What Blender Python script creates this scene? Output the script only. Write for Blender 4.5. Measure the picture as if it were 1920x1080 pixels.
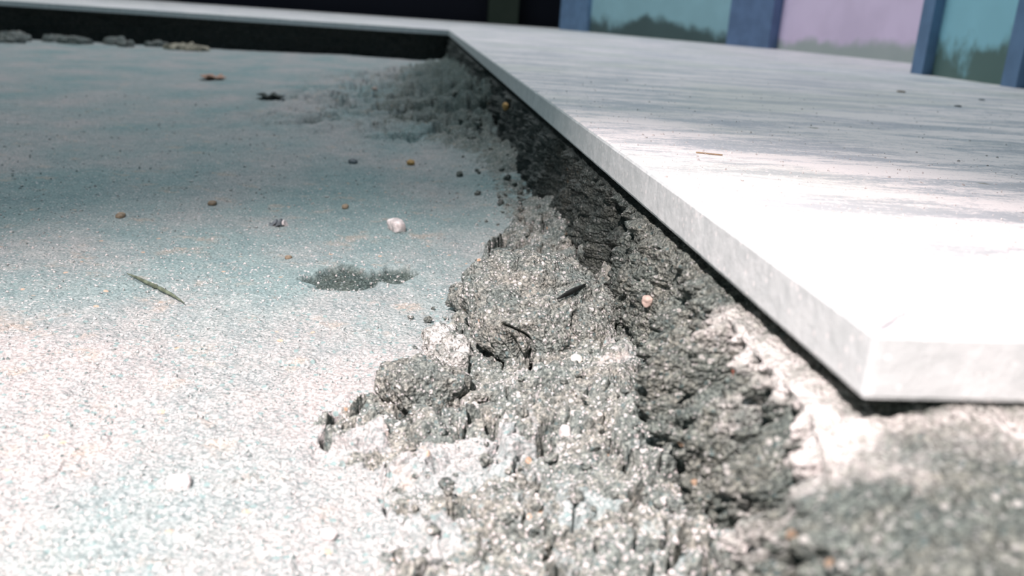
import bpy, math, random
import numpy as np
from mathutils import Matrix, Vector

sc = bpy.context.scene
for o in list(bpy.data.objects):
    bpy.data.objects.remove(o)
U = 0.008                      # one authoring unit = the thickness of the tile, 8 mm
L = 168.6                      # length of the tile's long side, in units

# ------------------------------------------------------------------ camera
CAM = np.array([-6.277, -179.516, 3.758]); YAW, PITCH, ROLL = -0.12079, 0.29312, 0.06971
cy, sy, cp, sp = math.cos(YAW), math.sin(YAW), math.cos(PITCH), math.sin(PITCH)
fwd = np.array([-sy * cp, cy * cp, -sp]); rt = np.array([cy, sy, 0.0]); up = np.cross(rt, fwd)
cr, sr = math.cos(ROLL), math.sin(ROLL)
r_ = cr * rt + sr * up; u_ = -sr * rt + cr * up
cam = bpy.data.cameras.new('camera'); co = bpy.data.objects.new('camera', cam)
sc.collection.objects.link(co)
M = Matrix(((r_[0], u_[0], -fwd[0], CAM[0] * U), (r_[1], u_[1], -fwd[1], CAM[1] * U),
            (r_[2], u_[2], -fwd[2], CAM[2] * U), (0, 0, 0, 1)))
co.matrix_world = M
cam.sensor_width = 36; cam.lens = 36 * 1700 / 1920
cam.clip_start = 0.002; cam.clip_end = 50
cam.dof.use_dof = True; cam.dof.focus_distance = 27 * U; cam.dof.aperture_fstop = 27
sc.camera = co

# ------------------------------------------------------------------ world, lights, exposure
w = bpy.data.worlds.new('world'); sc.world = w; w.use_nodes = True
bg = w.node_tree.nodes['Background']
bg.inputs[0].default_value = (0.50, 0.80, 0.90, 1); bg.inputs[1].default_value = 0.16

def look(o, frm, to):
    o.location = [c * U for c in frm]
    d = Vector(to) - Vector(frm)
    o.rotation_euler = d.to_track_quat('-Z', 'Y').to_euler()
# daylight from a high opening on the far side
a = bpy.data.lights.new('daylight', 'AREA'); a.shape = 'RECTANGLE'; a.size = 150 * U; a.size_y = 110 * U
a.energy = 26; a.color = (0.93, 0.97, 1.0)
ao = bpy.data.objects.new('daylight', a); sc.collection.objects.link(ao)
look(ao, (-55, 10, 230), (0, -60, 0))
# a beam of warm light that falls steeply on the near part of the pit from behind and left of the camera
f = bpy.data.lights.new('sunbeam', 'SPOT'); f.energy = 50; f.color = (1.0, 0.865, 0.845)
f.shadow_soft_size = 1.2 * U; f.spot_size = math.radians(36.5); f.spot_blend = 1.0
fo = bpy.data.objects.new('sunbeam', f); sc.collection.objects.link(fo)
look(fo, (-29, -207, 58), (-11.0, -169.0, -3))

vs = sc.view_settings
vs.view_transform = 'Standard'; vs.look = 'None'; vs.gamma = 1; vs.use_curve_mapping = False
vs.exposure = 0.0

# ------------------------------------------------------------------ numeric noise
_rs = np.random.RandomState(7)
_perm = _rs.permutation(4096).astype(np.int64); _perm = np.concatenate([_perm, _perm, _perm])
_g = _rs.normal(size=(4096, 3)); _g /= np.linalg.norm(_g, axis=1)[:, None]; _g = _g.astype(np.float32)
_rnd = _rs.rand(4096, 4).astype(np.float32)
def _h(i, j, k=0):
    return _perm[(_perm[(_perm[i & 4095] + j) & 4095] + k) & 4095]
def perlin(x, y, z=0.0):
    x, y, z = np.broadcast_arrays(x, y, z)
    xi = np.floor(x).astype(np.int64); yi = np.floor(y).astype(np.int64); zi = np.floor(z).astype(np.int64)
    xf = (x - xi).astype(np.float32); yf = (y - yi).astype(np.float32); zf = (z - zi).astype(np.float32)
    fu = xf**3 * (xf * (xf * 6 - 15) + 10); fv = yf**3 * (yf * (yf * 6 - 15) + 10); fw = zf**3 * (zf * (zf * 6 - 15) + 10)
    out = 0
    for dx in (0, 1):
        for dy in (0, 1):
            for dz in (0, 1):
                g = _g[_h(xi + dx, yi + dy, zi + dz)]
                d = g[..., 0] * (xf - dx) + g[..., 1] * (yf - dy) + g[..., 2] * (zf - dz)
                out = out + d * (fu if dx else 1 - fu) * (fv if dy else 1 - fv) * (fw if dz else 1 - fw)
    return out * 1.5
def fbm(x, y, z=0.0, n=3, gain=0.5):
    s = 0; a = 1.0; f = 1.0
    for i in range(n):
        s = s + a * perlin(x * f + 17.3 * i, y * f - 9.1 * i, z * f + 3.7 * i); a *= gain; f *= 2.03
    return s
def cells(x, y, seed=0):
    """2D cells: distance to nearest and second nearest point and a random number per cell"""
    xi = np.floor(x).astype(np.int64); yi = np.floor(y).astype(np.int64)
    f1 = np.full(x.shape, 9.0, np.float32); f2 = f1.copy(); rid = np.zeros(x.shape, np.float32)
    for dx in (-1, 0, 1):
        for dy in (-1, 0, 1):
            h = _h(xi + dx, yi + dy, seed)
            px = xi + dx + _rnd[h, 0]; py = yi + dy + _rnd[h, 1]
            d = np.sqrt((x - px)**2 + (y - py)**2).astype(np.float32)
            m = d < f1
            f2 = np.where(m, f1, np.minimum(f2, d)); f1 = np.where(m, d, f1); rid = np.where(m, _rnd[h, 2], rid)
    return f1, f2, rid
def popcorn(x, y, size, seed=0, fill=1.0):
    f1, f2, r = cells(x / size, y / size, seed)
    rad = 0.35 + 0.45 * r
    return np.sqrt(np.clip(1 - (f1 / rad)**2, 0, 1)) * rad * (r < fill)
def sstep(a, b, x):
    t = np.clip((x - a) / (b - a), 0, 1); return t * t * (3 - 2 * t)
def polydist(px, py, poly):
    """signed distance to a polygon, positive inside"""
    d = np.full(px.shape, 1e9); ins = np.zeros(px.shape, bool); n = len(poly)
    for i in range(n):
        ax, ay = poly[i]; bx, by = poly[(i + 1) % n]
        ex, ey = bx - ax, by - ay
        t = np.clip(((px - ax) * ex + (py - ay) * ey) / (ex * ex + ey * ey), 0, 1)
        d = np.minimum(d, np.hypot(px - ax - t * ex, py - ay - t * ey))
        c = ((ay > py) != (by > py)) & (px < (bx - ax) * (py - ay) / (by - ay + 1e-12) + ax)
        ins ^= c
    return np.where(ins, d, -d)

# ------------------------------------------------------------------ mesh helpers
def tag(o, label=None, cat=None, group=None, kind=None):
    if label: o['label'] = label
    if cat: o['category'] = cat
    if group: o['group'] = group
    if kind: o['kind'] = kind
    return o
def mesh_obj(name, V, F, mat, parent=None, smooth=True, attrs=None, origin=None):
    V = np.asarray(V, np.float64)
    if origin is None: origin = np.zeros(3)
    V = (V - origin) * U
    me = bpy.data.meshes.new(name)
    if isinstance(F, np.ndarray):
        k = F.shape[1]; n = len(F)
        me.vertices.add(len(V)); me.vertices.foreach_set('co', V.astype(np.float32).ravel())
        me.loops.add(n * k); me.loops.foreach_set('vertex_index', F.astype(np.int32).ravel())
        me.polygons.add(n); me.polygons.foreach_set('loop_start', np.arange(0, n * k, k, dtype=np.int32))
        me.update(calc_edges=True)
    else:
        me.from_pydata([tuple(v) for v in V], [], F)
    me.polygons.foreach_set('use_smooth', [smooth] * len(me.polygons))
    if attrs:
        for k_, a_ in attrs.items():
            at = me.attributes.new(k_, 'FLOAT', 'POINT'); at.data.foreach_set('value', np.asarray(a_, np.float32).ravel())
    me.materials.append(mat); me.validate()
    o = bpy.data.objects.new(name, me); sc.collection.objects.link(o)
    o.location = [c * U for c in origin]
    if parent: o.parent = parent; o.location = [(origin[i] * U - parent.location[i]) for i in range(3)]
    return o
def gridfaces(nr, nc, flip=False):
    i = np.arange(nr * nc).reshape(nr, nc)
    q = np.stack([i[:-1, :-1], i[:-1, 1:], i[1:, 1:], i[1:, :-1]], -1).reshape(-1, 4)
    return q[:, ::-1].copy() if flip else q
def box(x0, x1, y0, y1, z0, z1):
    V = [(x, y, z) for x in (x0, x1) for y in (y0, y1) for z in (z0, z1)]
    F = [(0, 1, 3, 2), (4, 6, 7, 5), (0, 4, 5, 1), (2, 3, 7, 6), (0, 2, 6, 4), (1, 5, 7, 3)]
    return V, F
def empty(name, loc):
    o = bpy.data.objects.new(name, None); sc.collection.objects.link(o); o.location = [c * U for c in loc]
    o.empty_display_size = 0.01
    return o

# ------------------------------------------------------------------ materials
class NT:
    def __init__(s, name):
        s.m = bpy.data.materials.new(name); s.m.use_nodes = True; s.t = s.m.node_tree
        s.b = s.t.nodes['Principled BSDF']
        tc = s.t.nodes.new('ShaderNodeTexCoord'); mp = s.t.nodes.new('ShaderNodeMapping')
        mp.inputs['Scale'].default_value = (1 / U,) * 3
        geo = s.t.nodes.new('ShaderNodeNewGeometry')
        s.t.links.new(geo.outputs['Position'], mp.inputs['Vector']); s.co = mp.outputs[0]
    def n(s, t, **k):
        x = s.t.nodes.new(t)
        for a_, v in k.items(): setattr(x, a_, v)
        return x
    def l(s, a_, b_): s.t.links.new(a_, b_)
    def scaled(s, sc3):
        mp = s.n('ShaderNodeMapping'); mp.inputs['Scale'].default_value = sc3; s.l(s.co, mp.inputs[0]); return mp.outputs[0]
    def noise(s, scale, detail=3, rough=.55, vec=None):
        x = s.n('ShaderNodeTexNoise'); x.inputs['Scale'].default_value = scale; x.inputs['Detail'].default_value = detail
        x.inputs['Roughness'].default_value = rough; s.l(vec or s.co, x.inputs['Vector']); return x.outputs['Fac']
    def vor(s, scale, vec=None, out='Distance', rnd=1):
        x = s.n('ShaderNodeTexVoronoi'); x.inputs['Scale'].default_value = scale; x.inputs['Randomness'].default_value = rnd
        s.l(vec or s.co, x.inputs['Vector']); return x.outputs[out]
    def ramp(s, fac, a_, b_, lo=0.0, hi=1.0):
        x = s.n('ShaderNodeMapRange'); x.interpolation_type = 'SMOOTHSTEP'
        x.inputs[1].default_value = a_; x.inputs[2].default_value = b_; x.inputs[3].default_value = lo; x.inputs[4].default_value = hi
        s.l(fac, x.inputs[0]); return x.outputs[0]
    def mix(s, fac, a_, b_, mode='MIX'):
        x = s.n('ShaderNodeMix', data_type='RGBA', blend_type=mode)
        for sock, v in ((x.inputs[0], fac), (x.inputs[6], a_), (x.inputs[7], b_)):
            if isinstance(v, (int, float)): sock.default_value = v
            elif isinstance(v, tuple): sock.default_value = (*v, 1)
            else: s.l(v, sock)
        return x.outputs[2]
    def math(s, op, a_, b_=0.0):
        x = s.n('ShaderNodeMath', operation=op)
        for sock, v in ((x.inputs[0], a_), (x.inputs[1], b_)):
            if isinstance(v, (int, float)): sock.default_value = v
            else: s.l(v, sock)
        return x.outputs[0]
    def attr(s, name):
        x = s.n('ShaderNodeAttribute', attribute_name=name); return x.outputs['Fac']
    def bump(s, h, dist, prev=None, strength=1.0):
        x = s.n('ShaderNodeBump'); x.inputs['Strength'].default_value = strength; x.inputs['Distance'].default_value = dist * U
        s.l(h, x.inputs['Height'])
        if prev: s.l(prev, x.inputs['Normal'])
        return x.outputs[0]
    def fin(s, col, rough=.85, normal=None, spec=.3):
        if isinstance(col, tuple): s.b.inputs['Base Color'].default_value = (*col, 1)
        else: s.l(col, s.b.inputs['Base Color'])
        if isinstance(rough, float): s.b.inputs['Roughness'].default_value = rough
        else: s.l(rough, s.b.inputs['Roughness'])
        s.b.inputs['Specular IOR Level'].default_value = spec
        if normal: s.l(normal, s.b.inputs['Normal'])
        return s.m

def speckle(t, col, scale, lo, hi, c):
    """scattered grains: cells whose random value lies between lo and hi take colour c"""
    v = t.n('ShaderNodeTexVoronoi'); v.inputs['Scale'].default_value = scale; t.l(t.co, v.inputs['Vector'])
    sep = t.n('ShaderNodeSeparateColor'); t.l(v.outputs['Color'], sep.inputs[0])
    m = t.math('MULTIPLY', t.math('GREATER_THAN', sep.outputs[0], lo), t.math('LESS_THAN', sep.outputs[0], hi))
    m = t.math('MULTIPLY', m, t.math('LESS_THAN', v.outputs['Distance'], 0.42))
    return t.mix(m, col, c)

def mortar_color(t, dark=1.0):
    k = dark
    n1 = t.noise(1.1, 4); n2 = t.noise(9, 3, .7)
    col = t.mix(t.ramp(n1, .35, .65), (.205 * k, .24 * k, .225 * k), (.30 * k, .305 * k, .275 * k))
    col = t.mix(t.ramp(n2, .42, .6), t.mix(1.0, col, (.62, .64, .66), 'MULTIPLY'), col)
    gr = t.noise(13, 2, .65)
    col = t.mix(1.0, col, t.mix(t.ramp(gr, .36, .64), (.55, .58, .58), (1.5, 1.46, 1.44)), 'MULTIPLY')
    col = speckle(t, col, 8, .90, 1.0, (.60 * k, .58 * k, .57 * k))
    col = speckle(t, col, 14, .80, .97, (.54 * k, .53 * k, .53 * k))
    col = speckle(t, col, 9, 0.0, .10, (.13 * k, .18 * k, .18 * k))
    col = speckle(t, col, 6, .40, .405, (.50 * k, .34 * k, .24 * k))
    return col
def mortar_bump(t):
    b = t.bump(t.noise(6, 4, .65), .14)
    return t.bump(t.vor(12), .07, b)

# raw mortar
t = NT('raw_mortar'); MORTAR = t.fin(mortar_color(t), .8, mortar_bump(t), .35)
t = NT('bed_mortar'); mc = mortar_color(t); mc = t.mix(1.0, mc, (.66, .69, .67), 'MULTIPLY'); mc = t.mix(t.attr('pale'), mc, t.mix(t.ramp(t.noise(5, 3), .35, .65), (.50, .50, .47), (.85, .80, .78))); BEDM = t.fin(t.mix(t.attr('darken'), mc, t.mix(1.0, mc, (.30, .33, .33), 'MULTIPLY')), .6, mortar_bump(t), .5)  # attribute turns the bed colour darker towards its far end
t = NT('painted_shade_mortar'); SHADEM = t.fin(mortar_color(t, .2), .8, mortar_bump(t), .2)  # much darker mortar colour that paints in the shade under the back lip
# floor of the pit: dusty screed with raw mortar where the attribute says so
t = NT('dusty_screed')
raw = t.attr('raw'); darken = t.attr('darken'); pink = t.attr('pink')
base = t.mix(pink, (.30, .395, .395), (.52, .475, .465))
base = t.mix(t.ramp(t.noise(.9, 5, .6), .35, .68), base, t.mix(1.0, base, (.80, .86, .88), 'MULTIPLY'))
base = t.mix(t.ramp(t.noise(.7, 4, .6), .57, .72, 0, .5), base, (.58, .45, .36))
fine = t.noise(7, 4, .7)
base = t.mix(t.ramp(fine, .36, .52, .55, 0), base, (.24, .31, .31))
base = speckle(t, base, 9, .88, 1.0, (.66, .63, .63))
gr = t.noise(13, 2, .6)
base = t.mix(1.0, base, t.mix(t.ramp(gr, .38, .62), (.72, .76, .76), (1.22, 1.18, 1.18)), 'MULTIPLY')
base = speckle(t, base, 6, 0, .12, (.26, .36, .36))
base = speckle(t, base, 5, .5, .504, (.60, .45, .35))
rm = t.math('ADD', raw, t.math('MULTIPLY', t.math('SUBTRACT', t.noise(3, 4, .7), .5), 1.2))
base = t.mix(t.ramp(rm, .42, .58), base, mortar_color(t))
base = t.mix(darken, base, t.mix(1.0, mortar_color(t), (.36, .45, .45), 'MULTIPLY'))
b = t.bump(t.noise(5, 5, .7), .10); b = t.bump(t.vor(8), .035, b)
SCREED = t.fin(base, .85, b, .3)
# tile: light glazed stone under streaks of cement dust
t = NT('dusty_tile')
sv = t.scaled((.10, .42, 1)); s2 = t.scaled((.5, 1.6, 1))
d1 = t.noise(1, 5, .65, sv); d2 = t.noise(2.2, 5, .7, s2); d3 = t.noise(9, 3, .7)
dm = t.math('ADD', t.math('MULTIPLY', d1, .55), t.math('ADD', t.math('MULTIPLY', d2, .33), t.math('MULTIPLY', d3, .2)))
col = t.mix(t.ramp(dm, .48, .585), (.56, .57, .60), (.97, .89, .88))
col = t.mix(t.ramp(t.noise(.06, 3), .45, .6, 0, .35), col, (.60, .64, .56))
col = speckle(t, col, 9, .90, 1.0, (.88, .83, .83))
dirt = t.noise(.35, 3, .6)
col = t.mix(t.ramp(dirt, .69, .74), col, (.28, .27, .22))
TILE = t.fin(col, t.ramp(dm, .46, .6, .45, .9), t.bump(d3, .02), .4)
t = NT('tile_edge'); n1 = t.noise(1.2, 4, .6); 
col = t.mix(t.ramp(n1, .4, .65), (.55, .585, .59), (.63, .66, .665))
col = speckle(t, col, 8, .93, 1.0, (.72, .72, .72))
TEDGE = t.fin(col, .7, t.bump(t.noise(3, 4), .03), .3)

def flat(name, c, rough=.7, var=.12, spec=.3, nscale=6):
    t = NT(name); n = t.noise(nscale, 3)
    lo = tuple(x * (1 - var * 2) for x in c); hi = tuple(min(1, x * (1 + var)) for x in c)
    return t.fin(t.mix(t.ramp(n, .35, .65), lo, hi), rough, t.bump(t.noise(nscale * 2, 3), .04), spec)

# ------------------------------------------------------------------ floor of the pit
HEAP = [(-8.3, -160.8), (-7.7, -159.7), (-6.6, -159.2), (-5.9, -157.7), (-6.0, -156.2), (-4.9, -153.9), (-4.3, -150.5),
        (-3.7, -146.4), (-2.2, -142), (4, -140), (4, -182), (-6.9, -182), (-6.75, -166.6), (-6.4, -165.4), (-6.4, -163.6), (-7.6, -162.3)]
def wallbase(y):                       # how the mortar has slumped against the foot of the bed
    far = sstep(-125, -98, y) * (1 - sstep(-20, 0, y) * .3)
    return far
HOLLOWS = [(-19.6, -114.3, 1.5, 2.6, .22), (-24.2, -123.4, .9, 1.4, .12), (-18.7, -121.6, .9, 1.3, .12), (-17.2, -129, .7, .9, .10),
           (-24.9, -116.3, 1.0, 1.6, .10), (-17.0, -142, .35, .5, .08), (-10.2, -117.8, 1.2, 1.5, .14), (-15.3, -104.8, 1.6, 2.2, .2),
           (-13, -96, 2.5, 2.5, .25), (-8, -112, 1.6, 2.0, .25)]
def floor_fields(X, Y):
    wx = X + .35 * fbm(X * .9, Y * .9, 1.5, 3); wy = Y + .35 * fbm(X * .9, Y * .9, 9.5, 3)
    sd = polydist(wx, wy, HEAP)
    heap = sstep(-.05, .30, sd)
    z = -5.3 - .6 * sstep(-120, -10, Y) + .010 * np.minimum(X + 10, 0)
    z = z + .22 * fbm(X * .07, Y * .05, 2.2, 2) + .07 * fbm(X * .5, Y * .4, 4.4, 3) + .030 * fbm(X * 2.5, Y * 2.5, 7.7, 3)
    # flaky crust of the dusty part
    f1, f2, r = cells(X * .55 + .3 * fbm(X, Y, 3), Y * .55, 3)
    near = 1 - sstep(-158, -148, Y)
    z = z + .10 * (r - .5) * sstep(0.0, .12, f2 - f1) * near
    z = z - .05 * (1 - sstep(0, .05, f2 - f1)) * near * (perlin(X * .6, Y * .6, 8) > .05)
    for hx, hy, ra, rb, dp in HOLLOWS:
        q = ((wx - hx) / ra)**2 + ((wy - hy) / rb)**2
        z = z - dp * np.exp(-q * 1.5) + dp * .35 * np.exp(-((np.sqrt(q) - 1.3) / .35)**2)
    # rough slump along the wall, far part
    far = sstep(-126, -104, Y)
    width = 3.2 + 15 * far * sstep(-10, -55, Y)
    prof = np.exp(-np.clip(-X, 0, None) / (width * .5)) * sstep(-1.05, -.55, X / (width * 1.35))
    amp = .75 + .9 * far
    amp = amp * (1 - .8 * sstep(-30, 0, Y)) * sstep(-165, -150, Y)
    lump = fbm(X * .26, Y * .20, 5.5, 4, .6)
    mound = prof * amp
    z = z + mound * (1 + .7 * lump) + prof * far * 1.1 * np.abs(fbm(X * .22, Y * .09, 6.6, 3)) * 1.6
    q1, q2, qr = cells(X * .17 + .3 * lump, Y * .13 + .3 * lump, 15)
    fr = far * np.clip(prof * 3.2, 0, 1)
    z = z + fr * ((qr - .45) * .8 * sstep(0, .30, q2 - q1) - 1.5 * (1 - sstep(.02, .14, q2 - q1)) * (perlin(X * .15, Y * .12, 2) > -.1))
    q1, q2, qr = cells(X * .5 + .3 * lump, Y * .36 + .3 * lump, 16)
    z = z + fr * ((qr - .5) * .6 * sstep(0, .25, q2 - q1) - .5 * (1 - sstep(0, .12, q2 - q1)))
    c1 = popcorn(X + .2 * lump, Y * .6, .8, 11, .8)
    roughm = np.clip(prof * 1.6, 0, 1)
    z = z + roughm * (.30 * c1 + .12 * fbm(X * 2, Y * 1.2, 1.1, 3)) * (1 - .75 * far)
    # near heap of broken mortar
    rise = .20 * heap + .13 * np.clip(sd, 0, 6) * sstep(-150, -156, Y) + .9 * sstep(-163, -170, Y) * sstep(-3.5, 0, X)
    f1, f2, r = cells(wx * .62, wy * .52, 5)
    plates = (r - .5) * .5 * sstep(0, .10, f2 - f1)
    crack = (1 - sstep(.03, .12, f2 - f1)) * sstep(.02, .12, perlin(X * .7, Y * .7, 3.3))
    g1, g2, gr = cells(wx * 1.9, wy * 1.7, 8)
    crack2 = (1 - sstep(.02, .14, g2 - g1)) * sstep(.08, .2, perlin(X * .9, Y * .9, 12.3))
    z = z + heap * (rise + plates * .8 - 1.9 * crack - .9 * crack2 + .26 * fbm(X * 1.1, Y * 1.1, 2.8, 3) + .13 * popcorn(wx, wy, .42, 21, .55)
                    + .07 * popcorn(X, Y, .17, 22, .7))
    # small pits in the heap
    pit = popcorn(X, Y, .55, 41, .22) * heap
    z = z - .9 * pit * (perlin(X, Y, 4) > 0)
    z = z + (1 - heap) * .035 * popcorn(X, Y, .22, 23, .5) * (1 - sstep(-150, -130, Y))
    # hollow where the surface has come away
    dsh = polydist(wx, wy, [(-9.9, -149.6), (-9.3, -148.4), (-8.3, -147.7), (-7.6, -148.4), (-6.9, -147.9), (-6.2, -148.2), (-5.9, -149.0),
                            (-6.5, -149.8), (-7.3, -149.7), (-7.8, -150.6), (-8.8, -150.9), (-9.4, -150.3)])
    dmask = sstep(-.1, .2, dsh)
    z = z - dmask * (.22 + .12 * popcorn(X, Y, .3, 31))
    raw = np.clip(heap * 1.0 + roughm * .95 * sstep(-.6, .6, lump + .3), 0, 1)
    # islands of dust left on the heap
    isl = np.zeros_like(X)
    for ix, iy, ia, ib in ((-5.0, -163.0, 1.4, 1.0), (-5.8, -165.8, .55, .75), (-3.0, -165.4, .5, .45), (-5.45, -156.8, .5, 1.0), (-7.3, -161.8, .6, .5)):
        isl = np.maximum(isl, 1 - sstep(.75, 1.05, np.sqrt(((wx - ix) / ia)**2 + ((wy - iy) / ib)**2)))
    z = z + .12 * isl
    raw = raw * (1 - isl)
    pink = .5 + .75 * fbm(X * .16, Y * .11, 3.9, 3) + .28 * (1 - sstep(-157, -148, Y)) - .30 * sstep(-158, -150, Y) * (1 - sstep(-140, -120, Y))
    raw = np.clip(raw - .45 * heap * sstep(.05, .5, fbm(X * .7, Y * .7, 14.2, 3) + .35 * sstep(-160, -166, Y) * sstep(-1, -4, X)), 0, 1)
    return z, raw, np.clip(np.maximum(dmask, fr * (.55 * sstep(-.1, .8, -lump) + .9 * sstep(.25, .75, prof))), 0, 1), np.clip(pink, 0, 1)  # third field darkens the moist hollow and the far slump beside the wall

def rows(d0, d1, n):
    return 1.0 / np.linspace(1 / d1, 1 / d0, n)[::-1]
NR, NC = 1050, 900
d = rows(9.3, 181.0, NR); yy = CAM[1] + d
xl = CAM[0] - (.60 * d + 5)
tt = np.linspace(0, 1, NC)
X = xl[:, None] * (1 - tt) + 1.6 * tt; Y = np.repeat(yy[:, None], NC, 1)
Z, raw, dk, pk = floor_fields(X, Y)
fl = mesh_obj('floor', np.stack([X, Y, Z], -1).reshape(-1, 3), gridfaces(NR, NC), SCREED,
              attrs={'raw': raw, 'darken': dk, 'pink': pk})
tag(fl, 'dusty grey and pinkish screed at the bottom of the pit', 'floor', kind='structure')

def floor_z(x, y):
    zz = floor_fields(np.array([[float(x)]]), np.array([[float(y)]]))[0]
    return float(zz[0, 0])

# ------------------------------------------------------------------ mortar bed under the right-hand tile
NR, N1, N2 = 1150, 150, 250
d = rows(3.6, 180.2, NR); yy = CAM[1] + d
s1 = np.linspace(1, 0, N1)**1.5; s2 = np.linspace(0, 1, N2 + 1)[1:]
Y = np.repeat(yy[:, None], N1 + N2, 1)
xe = -.10 * sstep(-150, -158, yy) - .55 * sstep(-160, -166, yy) - .95 * sstep(-167.5, -171.5, yy) + .18
xe = xe[:, None]
face_t = np.concatenate([np.zeros(N1), s2])[None, :]          # 0 at the top edge, 1 at the foot
top_t = np.concatenate([s1, np.zeros(N2)])[None, :]           # 1 deep under the tile, 0 at the edge
Zp = -1.15 - face_t * 6.2
slope = -.55 * face_t**1.6 * (1 - sstep(-150, -160, Y))
lean = .9 * face_t * sstep(-160, -168, Y)
Xp = xe + slope + lean + top_t * 9.5 - .35 * sstep(-153.7, -154.3, Y) * sstep(.05, .25, face_t) - .45 * sstep(.25, -.25, Y + 162.3 - (Zp + 4.2) * .9 + .3 * perlin(Zp * .8, Y * 0, 3)) * sstep(.08, .3, face_t)
# relief
rid = .26 * fbm(Y * .75, Zp * .30, 1.3, 3) + .20 * fbm(Y * 2.6, Zp * .55, 5.1, 3)
pc = .20 * popcorn(Y + .1 * rid, Zp * .85, .32, 51, .85) + .10 * popcorn(Y, Zp, .17, 52, .8)
coarse = sstep(-160, -162.5, Y) * (.42 * popcorn(Y, Zp * .42, .42, 53, .75) + .28 * popcorn(Y + .2, Zp * .75, .26, 54, .75))
groove = 0
for gy, gw, gd, z0, z1 in ((-96.5, 2.6, 1.6, -1, -7), (-112, 1.0, .5, -1, -7), (-126, .9, .5, -1, -7), (-139.6, .8, 1.0, -1, -7), (-144.5, .35, .4, -1, -4),
                           (-151.0, .3, .35, -1, -4), (-152.5, 1.1, 2.0, -1.5, -7), (-157.1, .10, .3, -1, -5), (-158.2, .09, .3, -1.5, -5), (-160.0, .12, .4, -2, -6), (-161.5, .45, 1.2, -2.3, -7),
                           (-163.3, .13, .9, -1.5, -5), (-164.3, .11, .8, -1.5, -4.5), (-165.5, .14, .9, -1.5, -4.5), (-167, .15, .9, -2.0, -5), (-168.6, .2, 1.0, -2, -5)):
    wob = gy + (1.1 * (Zp + 4.2) * (gy == -161.5)) + .5 * gw * fbm(Zp * .9, gy, 2.0, 2) + .25 * perlin(Zp * .4, gy, 3)
    groove = groove + gd * np.exp(-((Y - wob) / gw)**2) * sstep(z0 + .3, z0 - .5, Zp)
hole = .6 * sstep(.10, .35, perlin(Y * 2.4, Zp * .8, 6.1)) * sstep(-158, -161, Y)
facew = sstep(0, .035, face_t)
out = 1.35 * rid + 1.5 * pc + 1.2 * coarse - 1.2 * groove - hole
Xf = Xp - facew * out
front = sstep(-L + .25, -L - .25, Y)            # 1 where no tile covers the bed
ztop = Zp[:, :] - .12
bumpy = (.20 * fbm(Xp * .7, Y * .7, 4.1, 3) + .12 * popcorn(Xp, Y, .4, 61, .8) + .07 * popcorn(Xp, Y, .2, 62, .8)
         + .05 * fbm(Xp * 4, Y * 4, 2.1, 2) - .10)
zc = -1.42 + .10 * fbm(Xp * 2, Y * 1.5, 2, 3) + .10 * popcorn(Xp, Y, .35, 63)          # covered part: stays under the tile
covered = np.where(top_t > 0, zc + .36 * sstep(.5, 1.5, Xp), Zp - .22)
covered = np.where(top_t > 0, np.minimum(covered, -1.03), covered)
open_ = np.where(top_t > 0, -1.12 + bumpy - .25 * sstep(.9, 0, Xp - xe), Zp - .18 + .0 * Zp)
Zf = covered * (1 - front) + open_ * front + (1 - facew) * 0
Zf = Zf + facew * .06 * fbm(Y * 3, Zp * 3, 9, 2)
bedr = mesh_obj('mortar_bed', np.stack([Xf, Y, Zf], -1).reshape(-1, 3), gridfaces(NR, N1 + N2), BEDM, attrs={'pale': np.clip(sstep(-162.5, -165.5, Y) * sstep(.10, 0, face_t) * sstep(1.2, .1, Xp - xe) * sstep(-171.5, -168, Y) * 1.2 + .6 * fbm(Y * .8, Zp * 1.1, Xp * .8, 3) * sstep(-162, -165, Y) - .1 - .22 * front + .75 * front * sstep(-171.0, -169.3, Y), 0, 1), 'darken': np.clip(sstep(-159.5, -152, Y) * .9 + .5 * fbm(Y * .3, Zp * .3, 4, 3) * sstep(-159, -150, Y), 0, 1)})  # pale paints the lit top edge brighter, with random paler mortar around it
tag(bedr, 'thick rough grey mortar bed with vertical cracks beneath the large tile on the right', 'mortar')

# mortar bed under the back tile, set back under the lip; its shade is painted into the colour
NR, NC = 60, 900
xx = np.linspace(-125, 1.5, NC); zz = np.linspace(0, 1, NR)
X = np.repeat(xx[None], NR, 0); T = np.repeat(zz[:, None], NC, 1)
Zb = -1.04 - T * 6.6
Yb = 1.8 + .5 * fbm(X * .25, Zb * .5, 1, 4) - 1.0 * T**2 - .35 * popcorn(X, Zb, 1.0, 71, .8)
Yb = np.maximum(Yb, .35)
pre = np.stack([X[0], np.full(NC, 8.0), np.full(NC, -1.04)], -1)[None]
Vb = np.concatenate([pre, np.stack([X, Yb, Zb], -1)], 0)
bedb = mesh_obj('mortar_bed', Vb.reshape(-1, 3), gridfaces(NR + 1, NC, True), SHADEM)
tag(bedb, 'mortar bed beneath the back tile, its shade painted in as a dark colour', 'mortar')

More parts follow.
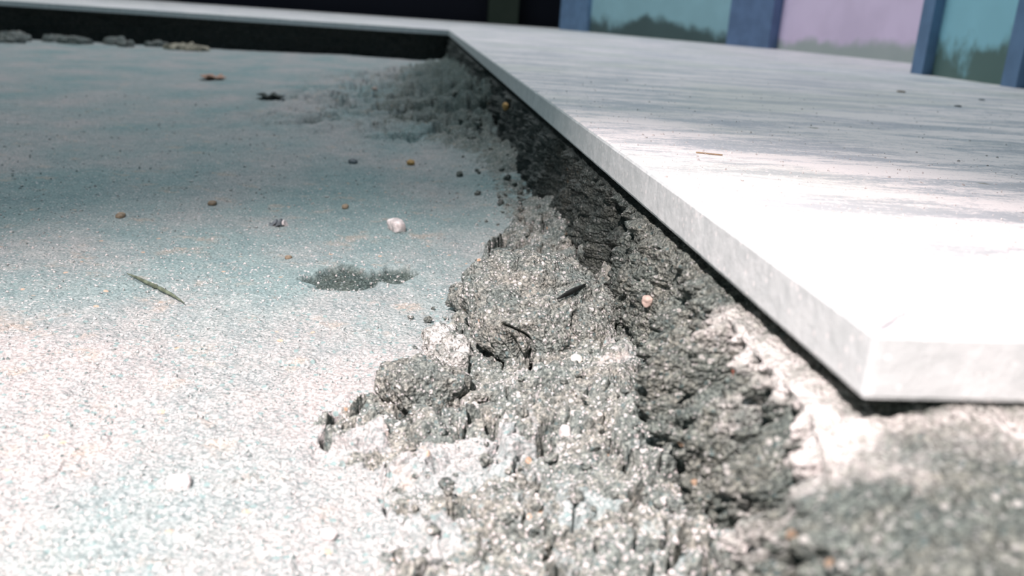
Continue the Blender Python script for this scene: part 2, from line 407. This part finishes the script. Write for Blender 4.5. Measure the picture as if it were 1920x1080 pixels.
# ------------------------------------------------------------------ tiles
def tile_with_edge(name, path, inward, far, label, corner=(0, -L)):
    """path: points of the visible edge (left/front), inward: unit vectors into the tile, far: corners closing the top"""
    P = np.array(path, float); I = np.array(inward, float); n = len(P)
    s = np.arange(n)
    dens = P[:, 0] * .9 + P[:, 1]
    j = .05 * fbm(dens * .8, dens * 0, 1.0, 3); chip = .10 * np.clip(perlin(dens * .55, 3.0, 2.0) - .28, 0, 1) * 3
    chip2 = .05 * np.clip(perlin(dens * 2.2, 6.0, 1.0) - .2, 0, 1) * 2
    rings = []
    for off, z, jj, cc in ((6, -1.0, 0, 0), (0.03, -1.0, .35, 0), (0, -.93, .35, 0), (0, -.10, .5, .4), (.035, -.035, .6, .8), (.10, 0, .6, 1), (.9, 0, 0, 0)):
        o = off + jj * j * .5 + cc * (chip + chip2)
        zz_ = z - cc * (chip + chip2) * (.5 if z < 0 else 0)
        oo = o if isinstance(o, np.ndarray) else np.full(n, float(o))
        Q = P + I * oo[:, None]
        Q = np.where(I > .5, Q, np.maximum(Q, np.array(corner)[None] + oo[:, None]))
        rings.append(np.column_stack([Q, np.broadcast_to(zz_, (n,))]))
    V = np.concatenate(rings); F = [tuple(q) for q in gridfaces(len(rings), n).tolist()]
    base = len(V); k = len(rings) - 1
    far3 = np.array([(x, y, 0) for x, y in far])
    V = np.concatenate([V, far3])
    F.append(tuple([k * n + i for i in range(n)] + [base + i for i in range(len(far))]))
    nside = (len(rings) - 2) * (n - 1)
    o = mesh_obj(name, V, F, TILE, smooth=False)
    o.data.materials.append(TEDGE)
    mi = np.zeros(len(F), np.int32); mi[:4 * (n - 1)] = 1
    o.data.polygons.foreach_set('material_index', mi)
    return tag(o, label, 'tile')
dd = rows(CAM[1] * -1 - L, 179.4, 900)[::1]
ys = CAM[1] + dd                                   # -L .. just short of 0
side = [(0.0, y) for y in ys[::-1]]                # from the inner corner towards the camera
side[0] = (0.0, -0.12)
n_near = 160
near = [(x, -L) for x in (np.linspace(0, 1, n_near)**1.3 * 45)][1:]
# rounded outer corner
side_in = [(1.0, 0.0)] * len(side); near_in = [(0.0, 1.0)] * len(near)
path = side + near; inw = side_in + near_in
k = len(side) - 1; inw[k] = (1.0, 1.0)
# soften the corner a little
sm = []
for i, (px, py) in enumerate(path):
    rr = .12
    cx = max(0, rr - abs(px)); cyy = max(0, rr - abs(py + L))
    if px < rr and py < -L + rr:
        v = Vector((px - rr, py - (-L + rr)));
        v = v.normalized() * rr if v.length > 1e-6 else v
        sm.append((rr + v.x, -L + rr + v.y))
    else: sm.append((px, py))
# the near edge: drop inner-offset overlap by clamping directions
tile_with_edge('floor_tile', sm, inw, [(45.0, -0.12)],
               'large light dusty floor tile whose long edge runs away from the camera').data.name = 'floor_tile'
bx = np.concatenate([np.linspace(-125, -10, 700), np.linspace(-9.9, 60, 300)])
tile_with_edge('floor_tile', [(x, 0.0) for x in bx], [(0, 1.0)] * len(bx), [(60, 145.0), (-125, 145.0)],
               'light dusty floor tile running along the back of the pit', (-1e4, 0))
# tile and bed to the right of the large tile, out to the wall
V, F = box(45.15, 112, -L, -0.12, -1, 0); tag(mesh_obj('floor_tile', V, F, TILE, smooth=False), 'light dusty floor tile at the foot of the blue posts, right of the large tile', 'tile')
V, F = box(60.15, 112, .03, 145, -1, 0); tag(mesh_obj('floor_tile', V, F, TILE, smooth=False), 'light dusty floor tile at the far right beside the wide blue post', 'tile')
V, F = box(9.8, 112, -L + 1, 144.8, -7, -1.01); tag(mesh_obj('sub_floor', V, F, MORTAR, smooth=False), None, None, kind='structure')
V, F = box(-125, 9.7, 8.2, 144.8, -7, -1.01); tag(mesh_obj('sub_floor', V, F, MORTAR, smooth=False), None, None, kind='structure')

# ------------------------------------------------------------------ background
t = NT('near_black'); BLACK = t.fin((.006, .007, .012), .6, None, .1)  # even near-black colour closing off the view behind the tiles
t = NT('dark_olive_paint'); OLIVE = t.fin(t.mix(t.noise(.2, 3), (.02, .03, .022), (.035, .045, .035)), .7, None, .1)
V, F = box(-260, 58, 150, 160, -12, 260); tag(mesh_obj('wall_back', V, F, BLACK, smooth=False), kind='structure')
V, F = box(-260, 112, 145.5, 150, -12, -6); tag(mesh_obj('floor_back', V, F, BLACK, smooth=False), kind='structure')
po = mesh_obj('post', *box(18.3, 28.5, 143, 148, 0, 240), OLIVE, smooth=False)
tag(po, 'dim olive-green post standing in the dark opening behind the tiles', 'post')

def dark_base_paint(name, c, g, hgt, freq, rough=.45):  # colour that blends unevenly into a second one towards the base
    t = NT(name); sep = t.n('ShaderNodeSeparateXYZ'); t.l(t.co, sep.inputs[0])
    n = t.noise(freq, 4, .6)
    h = t.math('DIVIDE', sep.outputs[2], hgt)
    m = t.math('SUBTRACT', t.math('MULTIPLY', n, 2.0), h)
    col = t.mix(t.ramp(t.noise(.08, 3), .35, .65), tuple(x * .9 for x in c), c)
    col = t.mix(t.ramp(m, .35, .75, 0, .9), col, g)
    return t.fin(col, rough, None, .3)
FRAME = flat('blue_grey_paint', (.15, .25, .40), .5, .06, .3, .3)
FRAMED = flat('slate_blue_paint', (.14, .215, .36), .5, .06, .3, .3)
PANEL = dark_base_paint('teal_panel', (.34, .56, .62), (.055, .08, .075), 9.0, .06)
PANEL2 = dark_base_paint('teal_panel_bright', (.36, .70, .80), (.10, .15, .12), 9.0, .12)
WALLP = dark_base_paint('lilac_wall_paint', (.82, .67, .86), (.40, .46, .42), 6.0, .05, .8)

def wallbox(p, q, depth, z0, z1):
    """an upright box whose visible face runs from p to q, thickness away from the pit"""
    p = Vector((*p, 0)); q = Vector((*q, 0)); dr = (q - p).normalized(); nrm = Vector((-dr.y, dr.x, 0))
    if nrm.x < 0: nrm = -nrm
    a = [p, q, q + nrm * depth, p + nrm * depth]
    V = [(v.x, v.y, z0) for v in a] + [(v.x, v.y, z1) for v in a]
    F = [(0, 1, 2, 3), (7, 6, 5, 4), (0, 4, 5, 1), (1, 5, 6, 2), (2, 6, 7, 3), (3, 7, 4, 0)]
    return V, F
def lerp(p, q, s): return (p[0] + (q[0] - p[0]) * s, p[1] + (q[1] - p[1]) * s)
def post(a, b, s0, s1, m0, m1, mp, label, depth, hgt=220):
    root = empty('panelled_post', (*lerp(a, b, .5), 0))
    mesh_obj('frame', *wallbox(a, lerp(a, b, s0), depth, 0, hgt), m0, root, smooth=False)
    mesh_obj('frame', *wallbox(lerp(a, b, s1), b, depth, 0, hgt), m1, root, smooth=False)
    V, F = wallbox(lerp(a, b, s0), lerp(a, b, s1), depth - 2, 0, hgt)
    dx = Vector((b[0] - a[0], b[1] - a[1], 0)).normalized(); nr = Vector((-dx.y, dx.x, 0)); nr = nr if nr.x > 0 else -nr
    V = [(x + nr.x * 1.2, y + nr.y * 1.2, z) for x, y, z in V]
    mesh_obj('panel', V, F, mp, root, smooth=False)
    return tag(root, label, 'post')
pa = post((39.0, 117.3), (74.5, 29.5), .17, .845, FRAME, FRAMED, PANEL, 'wide blue-grey post with a teal panel darker at the base, left of the lilac wall', 14)
pb = post((55.0, -69.4), (53.8, -92.0), .13, .88, FRAME, FRAME, PANEL2, 'narrow blue post with a bright teal panel at the right edge of the picture', 7)
V, F = wallbox((76.5, 34), (92, -70), 6, 0, 240); tag(mesh_obj('wall_right', V, F, WALLP, smooth=False), kind='structure')
PALE = flat('pale_blue_paint', (.36, .42, .50), .6, .05, .3, .3)
V, F = wallbox((62.5, -90), (62.5, -140), 6, 0, 240); tag(mesh_obj('wall_side', V, F, PALE, smooth=False), kind='structure')

# ------------------------------------------------------------------ broken lumps and pebbles
import bmesh
def ico(sub):
    bm = bmesh.new(); bmesh.ops.create_icosphere(bm, subdivisions=sub, radius=1)
    V = np.array([v.co[:] for v in bm.verts]); F = np.array([[v.index for v in f_.verts] for f_ in bm.faces]); bm.free()
    return V, F
ICO = {k: ico(k) for k in (1, 2, 3, 4, 6, 7)}
def chunk(name, c, size, rot, seed, mat, label=None, cat=None, group=None, sub=6, boxy=3.0, rough=1.0, sink=.35, tilt=(0, 0), zabs=None, kind=None, feat=1.0):
    V, F = ICO[sub]; V = V.copy()
    k = (np.abs(V)**boxy).sum(1)**(1 / boxy); V = V / k[:, None]
    S = np.array(size)
    W = V * S
    n = V / np.linalg.norm(V, axis=1)[:, None]
    m = float(min(S))
    lo = fbm(W[:, 0] / m * .8 + seed, W[:, 1] / m * .8, W[:, 2] / m * .8, 2)
    disp = (.28 if sub >= 6 or name != 'mortar_crumb' else .55) * m * lo
    if sub >= 6:
        W0 = W; W = W / feat; a_ = W[:, 0] + .7 * W[:, 2] + seed; b_ = W[:, 1] - .5 * W[:, 2]; d0 = disp; disp = 0
        disp = disp + rough * (.13 * fbm(W[:, 0] * 1.6, W[:, 1] * 1.6, W[:, 2] * 1.6 + seed, 4) + .13 * popcorn(a_, b_, .42, 81, .8) + .08 * popcorn(a_, b_, .2, 82, .85))
        c1, c2, cr_ = cells(a_ * .45, b_ * .45, 83)
        disp = disp - rough * .28 * (1 - sstep(0, .05, c2 - c1)) * (perlin(a_ * .8, b_ * .8, 1) > .0)
        W = W0; disp = d0 + disp * feat
    W = W + n * disp[:, None]
    ca, sa = math.cos(rot), math.sin(rot)
    Rz = np.array([[ca, -sa, 0], [sa, ca, 0], [0, 0, 1]])
    tx, ty = tilt
    Rx = np.array([[1, 0, 0], [0, math.cos(tx), -math.sin(tx)], [0, math.sin(tx), math.cos(tx)]])
    Ry = np.array([[math.cos(ty), 0, math.sin(ty)], [0, 1, 0], [-math.sin(ty), 0, math.cos(ty)]])
    W = W @ (Rz @ Rx @ Ry).T
    z = floor_z(c[0], c[1]) if zabs is None else zabs
    zmin = W[:, 2].min(); hgt = W[:, 2].max() - zmin
    cz = z - zmin - sink * hgt
    o = mesh_obj(name, W + np.array([c[0], c[1], cz]), F, mat, origin=np.array([c[0], c[1], z]), smooth=True)
    return tag(o, label, cat, group, kind)
chunk('mortar_chunk', (-2.65, -155.9), (1.95, 2.2, .85), .15, 1.3, MORTAR, 'biggest cracked lump of grey mortar, leaning against the foot of the bed', 'mortar lump', tilt=(.22, .05), sub=7, sink=.25)
t = NT('pale_mortar'); mc = mortar_color(t); PALEM = t.fin(t.mix(t.ramp(t.noise(3, 4), .35, .6), mc, (.62, .62, .60)), .85, mortar_bump(t), .3)
chunk('mortar_chunk', (-5.15, -156.9), (.52, 1.15, .5), .2, 4.1, PALEM, 'small pale lump split off to the left of the biggest lump', 'mortar lump', sink=.35)
chunk('mortar_chunk', (-3.0, -151.0), (1.0, 1.9, .55), -.3, 7.7, MORTAR, 'dark grey lump of mortar just behind the biggest lump', 'mortar lump', sink=.3)
chunk('mortar_chunk', (-4.1, -152.9), (.75, 1.0, .38), .4, 9.2, MORTAR, 'low cracked crumb of mortar behind and left of the biggest lump', 'mortar lump', sink=.3)
chunk('mortar_chunk', (-5.9, -159.3), (1.0, .75, .42), .1, 11.9, MORTAR, 'flat grey lump of mortar in front of the small pale lump', 'mortar lump', sink=.35)

def peb_mat(name, c): return flat(name, c, .7, .18, .35, 3)
WHITE = peb_mat('white_stone', (.82, .75, .74)); BROWN = peb_mat('brown_stone', (.34, .26, .18)); ORANGE = peb_mat('ochre_stone', (.58, .34, .12))
GREY = peb_mat('grey_stone', (.16, .18, .20)); PINKS = peb_mat('pink_stone', (.50, .39, .34)); RED = peb_mat('red_stone', (.50, .14, .08)); CREAM = peb_mat('cream_stone', (.86, .80, .70))
def pebble(p, s, m, label, cat='pebble', name='pebble', seed=0, boxy=2.4, rot=0, sub=4, zabs=None, sink=.25):
    return chunk(name, p, s, rot, seed, m, label, cat, sub=sub, boxy=boxy, sink=sink, zabs=zabs)
pebble((-6.78, -142.5), (0.3, 0.5, 0.25), WHITE, 'angular off-white stone lying alone on the pit floor', 'stone', 'stone', 3, 4, .4)
pebble((-17.97, -141.9), (0.174, 0.31, 0.0992), BROWN, 'brown pebble left of the middle of the pit floor', seed=2)
pebble((-10.56, -147.2), (0.124, 0.186, 0.062), BROWN, 'flat brown pebble behind the dark hollow, towards its left', seed=5)
pebble((-15.06, -138.4), (0.186, 0.31, 0.093), BROWN, 'brown pebble behind the scrap of dark debris', seed=6)
pebble((-9.19, -138.3), (0.149, 0.31, 0.093), BROWN, 'dull brown pebble behind the off-white stone', seed=8)
pebble((-6.29, -125.3), (0.223, 0.434, 0.161), ORANGE, 'bright ochre pebble among the crumbs beside the wall', seed=9)
pebble((-9.7, -125.1), (0.26, 0.434, 0.155), GREY, 'dark grey pebble left of the bright ochre pebble', seed=10)
pebble((-10.07, -87.9), (0.279, 0.62, 0.186), PINKS, 'pinkish pebble on the far slump of mortar', seed=12)
pebble((-4.4, -161.2), (0.17, 0.187, 0.17), CREAM, 'round cream pebble in the middle of the broken heap', seed=14)
pebble((-2.88, -162.5), (0.128, 0.153, 0.145), WHITE, 'round white pebble right of the cream pebble on the broken heap', seed=15)
pebble((-2.05, -158.9), (0.136, 0.17, 0.153), CREAM, 'cream pebble in front of the biggest lump', seed=16)
pebble((-10.5, -163.4), (0.221, 0.17, 0.119), WHITE, 'squarish white pebble at the lower left of the pit floor', seed=17, boxy=4)
pebble((-7.5, -165.1), (0.145, 0.136, 0.085), WHITE, 'white pebble on the pit floor left of the lowest white crust', seed=18)
pebble((-3.05, -157.95), (0.145, 0.153, 0.128), BROWN, 'brown pebble lodged in a hole below the biggest lump', seed=19, sink=.1)
pebble((-.35, -165.0), (0.112, 0.14, 0.14), RED, 'red fragment stuck in the mortar face under the tile edge', seed=21, zabs=-2.15)
pebble((-.28, -157.0), (0.14, 0.154, 0.14), PINKS, 'pinkish stone stuck in the mortar face right of the deep vertical crack', seed=22, zabs=-3.3)
pebble((-.35, -158.6), (0.14, 0.14, 0.14), PINKS, 'pale pink stone stuck in the mortar face nearer than the other', seed=23, zabs=-2.9)
pebble((-.25, -119.5), (0.186, 0.62, 0.248), ORANGE, 'ochre stone stuck high in the far end of the mortar face', seed=24, zabs=-2.2)
pebble((30.8, -112.1), (0.31, 0.31, 0.0744), BROWN, 'brown crumb on the tile, nearest the narrow blue post', 'crumb', 'crumb', 25)
pebble((28.1, -124.2), (0.217, 0.186, 0.062), GREY, 'grey crumb on the tile, below the brown crumb', 'crumb', 'crumb', 26, zabs=0)
pebble((35.0, -115.9), (0.217, 0.186, 0.062), GREY, 'grey crumb on the tile, furthest right of the three crumbs', 'crumb', 'crumb', 27, zabs=0)
bpy.data.objects['crumb'].location.z = 0
for q in [o for o in bpy.data.objects if o.name.startswith('crumb')]: q.location.z = 0.0

# scrap of dark crumpled debris: a few bent flakes
V, F = ICO[3]
def flake_scrap():
    root = empty('debris_scrap', (-11.64, -142.1, floor_z(-11.64, -142.1)))
    for k, (dx, dy, s) in enumerate(((-.2, .05, .17), (.02, -.05, .18), (.22, .07, .16), (.1, .25, .13))):
        W = V * np.array([s, s * 1.2, .08]); W[:, 2] += .08 * np.sin(V[:, 0] * 3 + k) + .04 * V[:, 1] + .06
        W = W + .03 * fbm(V[:, 0] * 2 + k, V[:, 1] * 2, V[:, 2] * 2, 2)[:, None]
        c = np.array([-11.64 + dx, -142.1 + dy, floor_z(-11.64 + dx, -142.1 + dy)])
        mesh_obj('flake', W + c, F, GREY if k != 2 else WHITE, root, origin=c)
    return tag(root, 'small crumpled scrap of dark and white debris on the pit floor', 'debris')
flake_scrap()
# black splinter on the biggest lump
SPL = flat('black_splinter', (.012, .014, .014), .6, .2, .2, 3)
# curled dry leaf fragment and dark flake
def leaf(p, lx, ly, mat, label, name, rot=0.2):
    n, m_ = 24, 10
    u, v = np.meshgrid(np.linspace(-1, 1, n), np.linspace(-1, 1, m_), indexing='ij')
    wd = np.sqrt(np.clip(1 - u**2, .02, 1)) * (1 + .15 * np.sin(u * 9))
    x = u * lx; y = v * wd * ly; z = .35 * (v * wd)**2 * ly * .6 + .18 * lx * u**2 + .08 * np.sin(u * 6) + .08
    th = .06
    ca, sa = math.cos(rot), math.sin(rot)
    top = np.stack([x * ca - y * sa, x * sa + y * ca, z + th], -1).reshape(-1, 3); bot = top - [0, 0, th]
    F = gridfaces(n, m_); k = n * m_
    Fb = F[:, ::-1] + k
    idx = np.arange(k).reshape(n, m_)
    bd = list(idx[:, 0]) + list(idx[-1, 1:]) + list(idx[::-1, -1][1:]) + list(idx[0, ::-1][1:-1])
    side_ = np.array([(bd[i], bd[(i + 1) % len(bd)], bd[(i + 1) % len(bd)] + k, bd[i] + k) for i in range(len(bd))])
    c = np.array([p[0], p[1], floor_z(*p)])
    o = mesh_obj(name, np.concatenate([top, bot]) + c, np.concatenate([F, Fb, side_]), mat, origin=c)
    return tag(o, label, 'leaf' if name == 'dry_leaf' else 'flake')
LEAF = flat('dry_leaf_brown', (.50, .30, .22), .7, .15, .3, 2); DARKF = flat('dark_flake_brown', (.045, .055, .05), .7, .2, .3, 2)
leaf((-29.1, -70.5), 1.45, 1.5, LEAF, 'curled reddish-brown scrap of leaf on the far pit floor', 'dry_leaf', -.25)
leaf((-19.5, -91.5), 1.25, 1.2, DARKF, 'dark curled flake lying on the far pit floor', 'dark_flake', .1)
# dry grass stem
def tube(name, pts, rad, mat, parent=None, segs=8):
    P = np.array(pts, float); n = len(P); T = np.gradient(P, axis=0); T /= np.linalg.norm(T, axis=1)[:, None]
    A = np.cross(T, [0, 0, 1.0]); A /= np.linalg.norm(A, axis=1)[:, None]; B = np.cross(A, T)
    th = np.linspace(0, 2 * math.pi, segs, endpoint=False)
    R = np.array(rad)[:, None, None]
    V = P[:, None] + R * (np.cos(th)[None, :, None] * A[:, None] + np.sin(th)[None, :, None] * B[:, None])
    F = []
    for i in range(n - 1):
        for j in range(segs):
            F.append((i * segs + j, i * segs + (j + 1) % segs, (i + 1) * segs + (j + 1) % segs, (i + 1) * segs + j))
    F.append(tuple(range(segs))[::-1]); F.append(tuple((n - 1) * segs + j for j in range(segs)))
    return mesh_obj(name, V.reshape(-1, 3), F, mat, parent, origin=P[0] if parent is None else None)
STEM = flat('dry_stem', (.14, .17, .12), .6, .2, .3, 4)
s_ = np.linspace(0, 1, 30); px_ = -15.35 + 2.45 * s_; py_ = -150.0 - 2.75 * s_ + .25 * np.sin(s_ * 3.1)
pz_ = [floor_z(a_, b_) + .07 for a_, b_ in zip(px_, py_)]; pz_ = np.convolve(np.pad(pz_, 3, 'edge'), np.ones(7) / 7, 'valid') + .03
rd = .012 + .055 * np.sin(np.pi * np.clip(s_ * 1.02, 0, 1))**.8; rd[14] = .085; rd[15] = .04
tag(tube('grass_stem', np.stack([px_, py_, pz_], -1), rd, STEM), 'dry dark grass stem lying across the pit floor', 'stem')
# black splinter lying on the biggest lump: find the lump's surface under it
dg = bpy.context.evaluated_depsgraph_get(); lump_o = bpy.data.objects['mortar_chunk']; bpy.context.view_layer.update()
s_ = np.linspace(0, 1, 12); px_ = -2.35 + .85 * s_; py_ = -157.2 + .8 * s_; pz_ = []
for a_, b_ in zip(px_, py_):
    hit_ = lump_o.ray_cast(Vector((a_ * U, b_ * U, 1)) - lump_o.location, Vector((0, 0, -1)))
    pz_.append((hit_[1].z + lump_o.location.z) / U if hit_[0] else floor_z(a_, b_))
pz_ = np.array(pz_); pz_ = np.linspace(pz_[:4].max(), pz_[-4:].max(), 12) + .06
pz_ = pz_ + max(0, .02)
tag(tube('splinter', np.stack([px_, py_, pz_], -1), .02 + .05 * np.sin(np.pi * np.clip(s_, .05, .95)), SPL), 'short black splinter lying on the biggest lump of mortar', 'splinter')
s_ = np.linspace(0, 1, 14)
# straw on the tile
px_ = 2.5 + .75 * s_; py_ = -152.1 - .3 * s_
tag(tube('straw', np.stack([px_, py_, np.full(14, .03)], -1), np.full(14, .022), flat('straw_tan', (.42, .30, .20), .7, .15, .3, 3)),
    'thin brown straw lying on the large tile near its edge', 'straw')

# loose rubble at the foot of the back wall, on the left: countable bits, each its own object
rs = random.Random(4)
spots = [(-77, -4, 3.2, 1.3), (-71, -3, 2.2, .9), (-66, -7, 2.6, 1.1), (-60, -4, 2.4, 1.2), (-57, -8, 1.8, .8), (-81, -12, 3.0, 1.0), (-74, -13, 2.0, .8), (-53, -3, 1.8, .7)]
for i, (x, y, s, h) in enumerate(spots):
    lab = ['largest lump of rubble in the far left corner by the back wall', 'rubble lump right of the largest one by the back wall', 'rubble lump standing out in front of the back wall',
           'peaked rubble lump against the back wall', 'flat rubble lump in front of the peaked one', 'broad low rubble lump at the left edge of the picture', 'small rubble lump right of the broad low one', 'last small rubble lump to the right, against the back wall'][i]
    chunk('rubble_lump', (x, y), (s * .6, s * 1.1, h * .75), rs.random() * 3, i * 2.7, MORTAR, lab, 'rubble', 'rubble along the back wall', sub=6, rough=1.3, sink=.45, feat=2.2)
chunk('rubble_lump', (-46.5, -8.5), (3.6, 2.2, .8), .1, 31, flat('tan_crust', (.40, .36, .28), .8, .25, .3, 1), 'long tan and white crust lying at the foot of the back wall', 'rubble', sub=6, rough=1.5, sink=.5, feat=2)

# loose crumbs of mortar along the foot of the right-hand bed: copies of a few shapes
bank = []
for i in range(5):
    o = chunk('mortar_crumb', (0, 0), (1, .9, .75), i, i * 5.1, MORTAR, sub=4, boxy=2.6, zabs=0, sink=0); bank.append(o.data); bpy.data.objects.remove(o)
allx = []
for i in range(230):
    y = -181 + 1 / rs.uniform(1 / 85, 1 / 14.0)
    far = max(0, min(1, (y + 126) / 22))
    x = -.3 - abs(rs.gauss(0, 1)) * (1.1 + 3.0 * far)
    if y < -152: x = rs.uniform(-6.2, -.7)
    allx.append((x, y))
P_ = np.array(allx); zz_ = floor_fields(P_[None, :, 0].copy(), P_[None, :, 1].copy())[0][0]
for (x, y), z in zip(allx, zz_):
    dd_ = y - CAM[1]; s = (.5 + rs.random()**2.5) * (.07 + .0020 * dd_)
    o = bpy.data.objects.new('mortar_crumb', rs.choice(bank)); sc.collection.objects.link(o)
    o.location = (x * U, y * U, (float(z) - .2 * s) * U); o.rotation_euler = (rs.uniform(-.4, .4), rs.uniform(-.4, .4), rs.uniform(0, 6)); o.scale = (s, s, s * .9)
    tag(o, 'grey crumb of mortar among the loose rubble at the foot of the mortar bed', 'crumb', 'mortar crumbs along the foot of the bed')

# sand: uncountable grains over floor and tile
def sand(n, label, gen, mat, smin, smax, seed):
    rs2 = np.random.RandomState(seed); V0, F0 = ICO[1]
    P = gen(rs2, n); dd_ = P[:, 1] - CAM[1]
    s = (smin + (smax - smin) * rs2.rand(n)**3) * (1 + dd_ / 60)
    th = rs2.rand(n) * 6.28; c, s_n = np.cos(th), np.sin(th)
    asp = .6 + .8 * rs2.rand(n, 1, 3); W = V0[None] * asp * (1 + .25 * rs2.randn(n, len(V0), 1))
    Wx = W[..., 0] * c[:, None] - W[..., 1] * s_n[:, None]; Wy = W[..., 0] * s_n[:, None] + W[..., 1] * c[:, None]
    W = np.stack([Wx, Wy, W[..., 2]], -1) * s[:, None, None] + P[:, None]
    Fk = (F0[None] + (np.arange(n) * len(V0))[:, None, None]).reshape(-1, 3)
    o = mesh_obj('sand', W.reshape(-1, 3), Fk, mat, smooth=False)
    return tag(o, label, 'sand', kind='stuff')
def on_floor(r, n):
    dd_ = 1 / r.uniform(1 / 90, 1 / 10.5, n); y = CAM[1] + dd_
    x = CAM[0] - (.5 * dd_ + 1) + r.rand(n) * (.5 * dd_ + 1 - CAM[0] - 1.1)
    z = floor_fields(x[None], y[None])[0][0]
    return np.stack([x, y, z], -1)
SANDW = peb_mat('pale_sand', (.74, .70, .69)); t = NT('mixed_sand'); SANDM = t.fin(t.mix(t.ramp(t.noise(14, 1), .45, .55), (.20, .25, .25), (.66, .62, .61)), .7, None, .3)
sand(15000, 'pale and grey sand grains scattered over the pit floor', on_floor, SANDM, .012, .04, 1)
def on_tile(r, n):
    dd_ = 1 / r.uniform(1 / 75, 1 / 11.5, n); y = CAM[1] + dd_
    x = .2 + r.rand(n)**1.3 * np.minimum(.9 * dd_, 40)
    return np.stack([x, y, np.full(n, .01)], -1)[y > -L + .3]
def on_tile_n(r, n):
    p = on_tile(r, n * 2); return p[:n] if len(p) >= n else np.concatenate([p, p])[:n]
sand(2500, 'white cement dust grains lying on the large tile', on_tile_n, SANDW, .008, .026, 3)
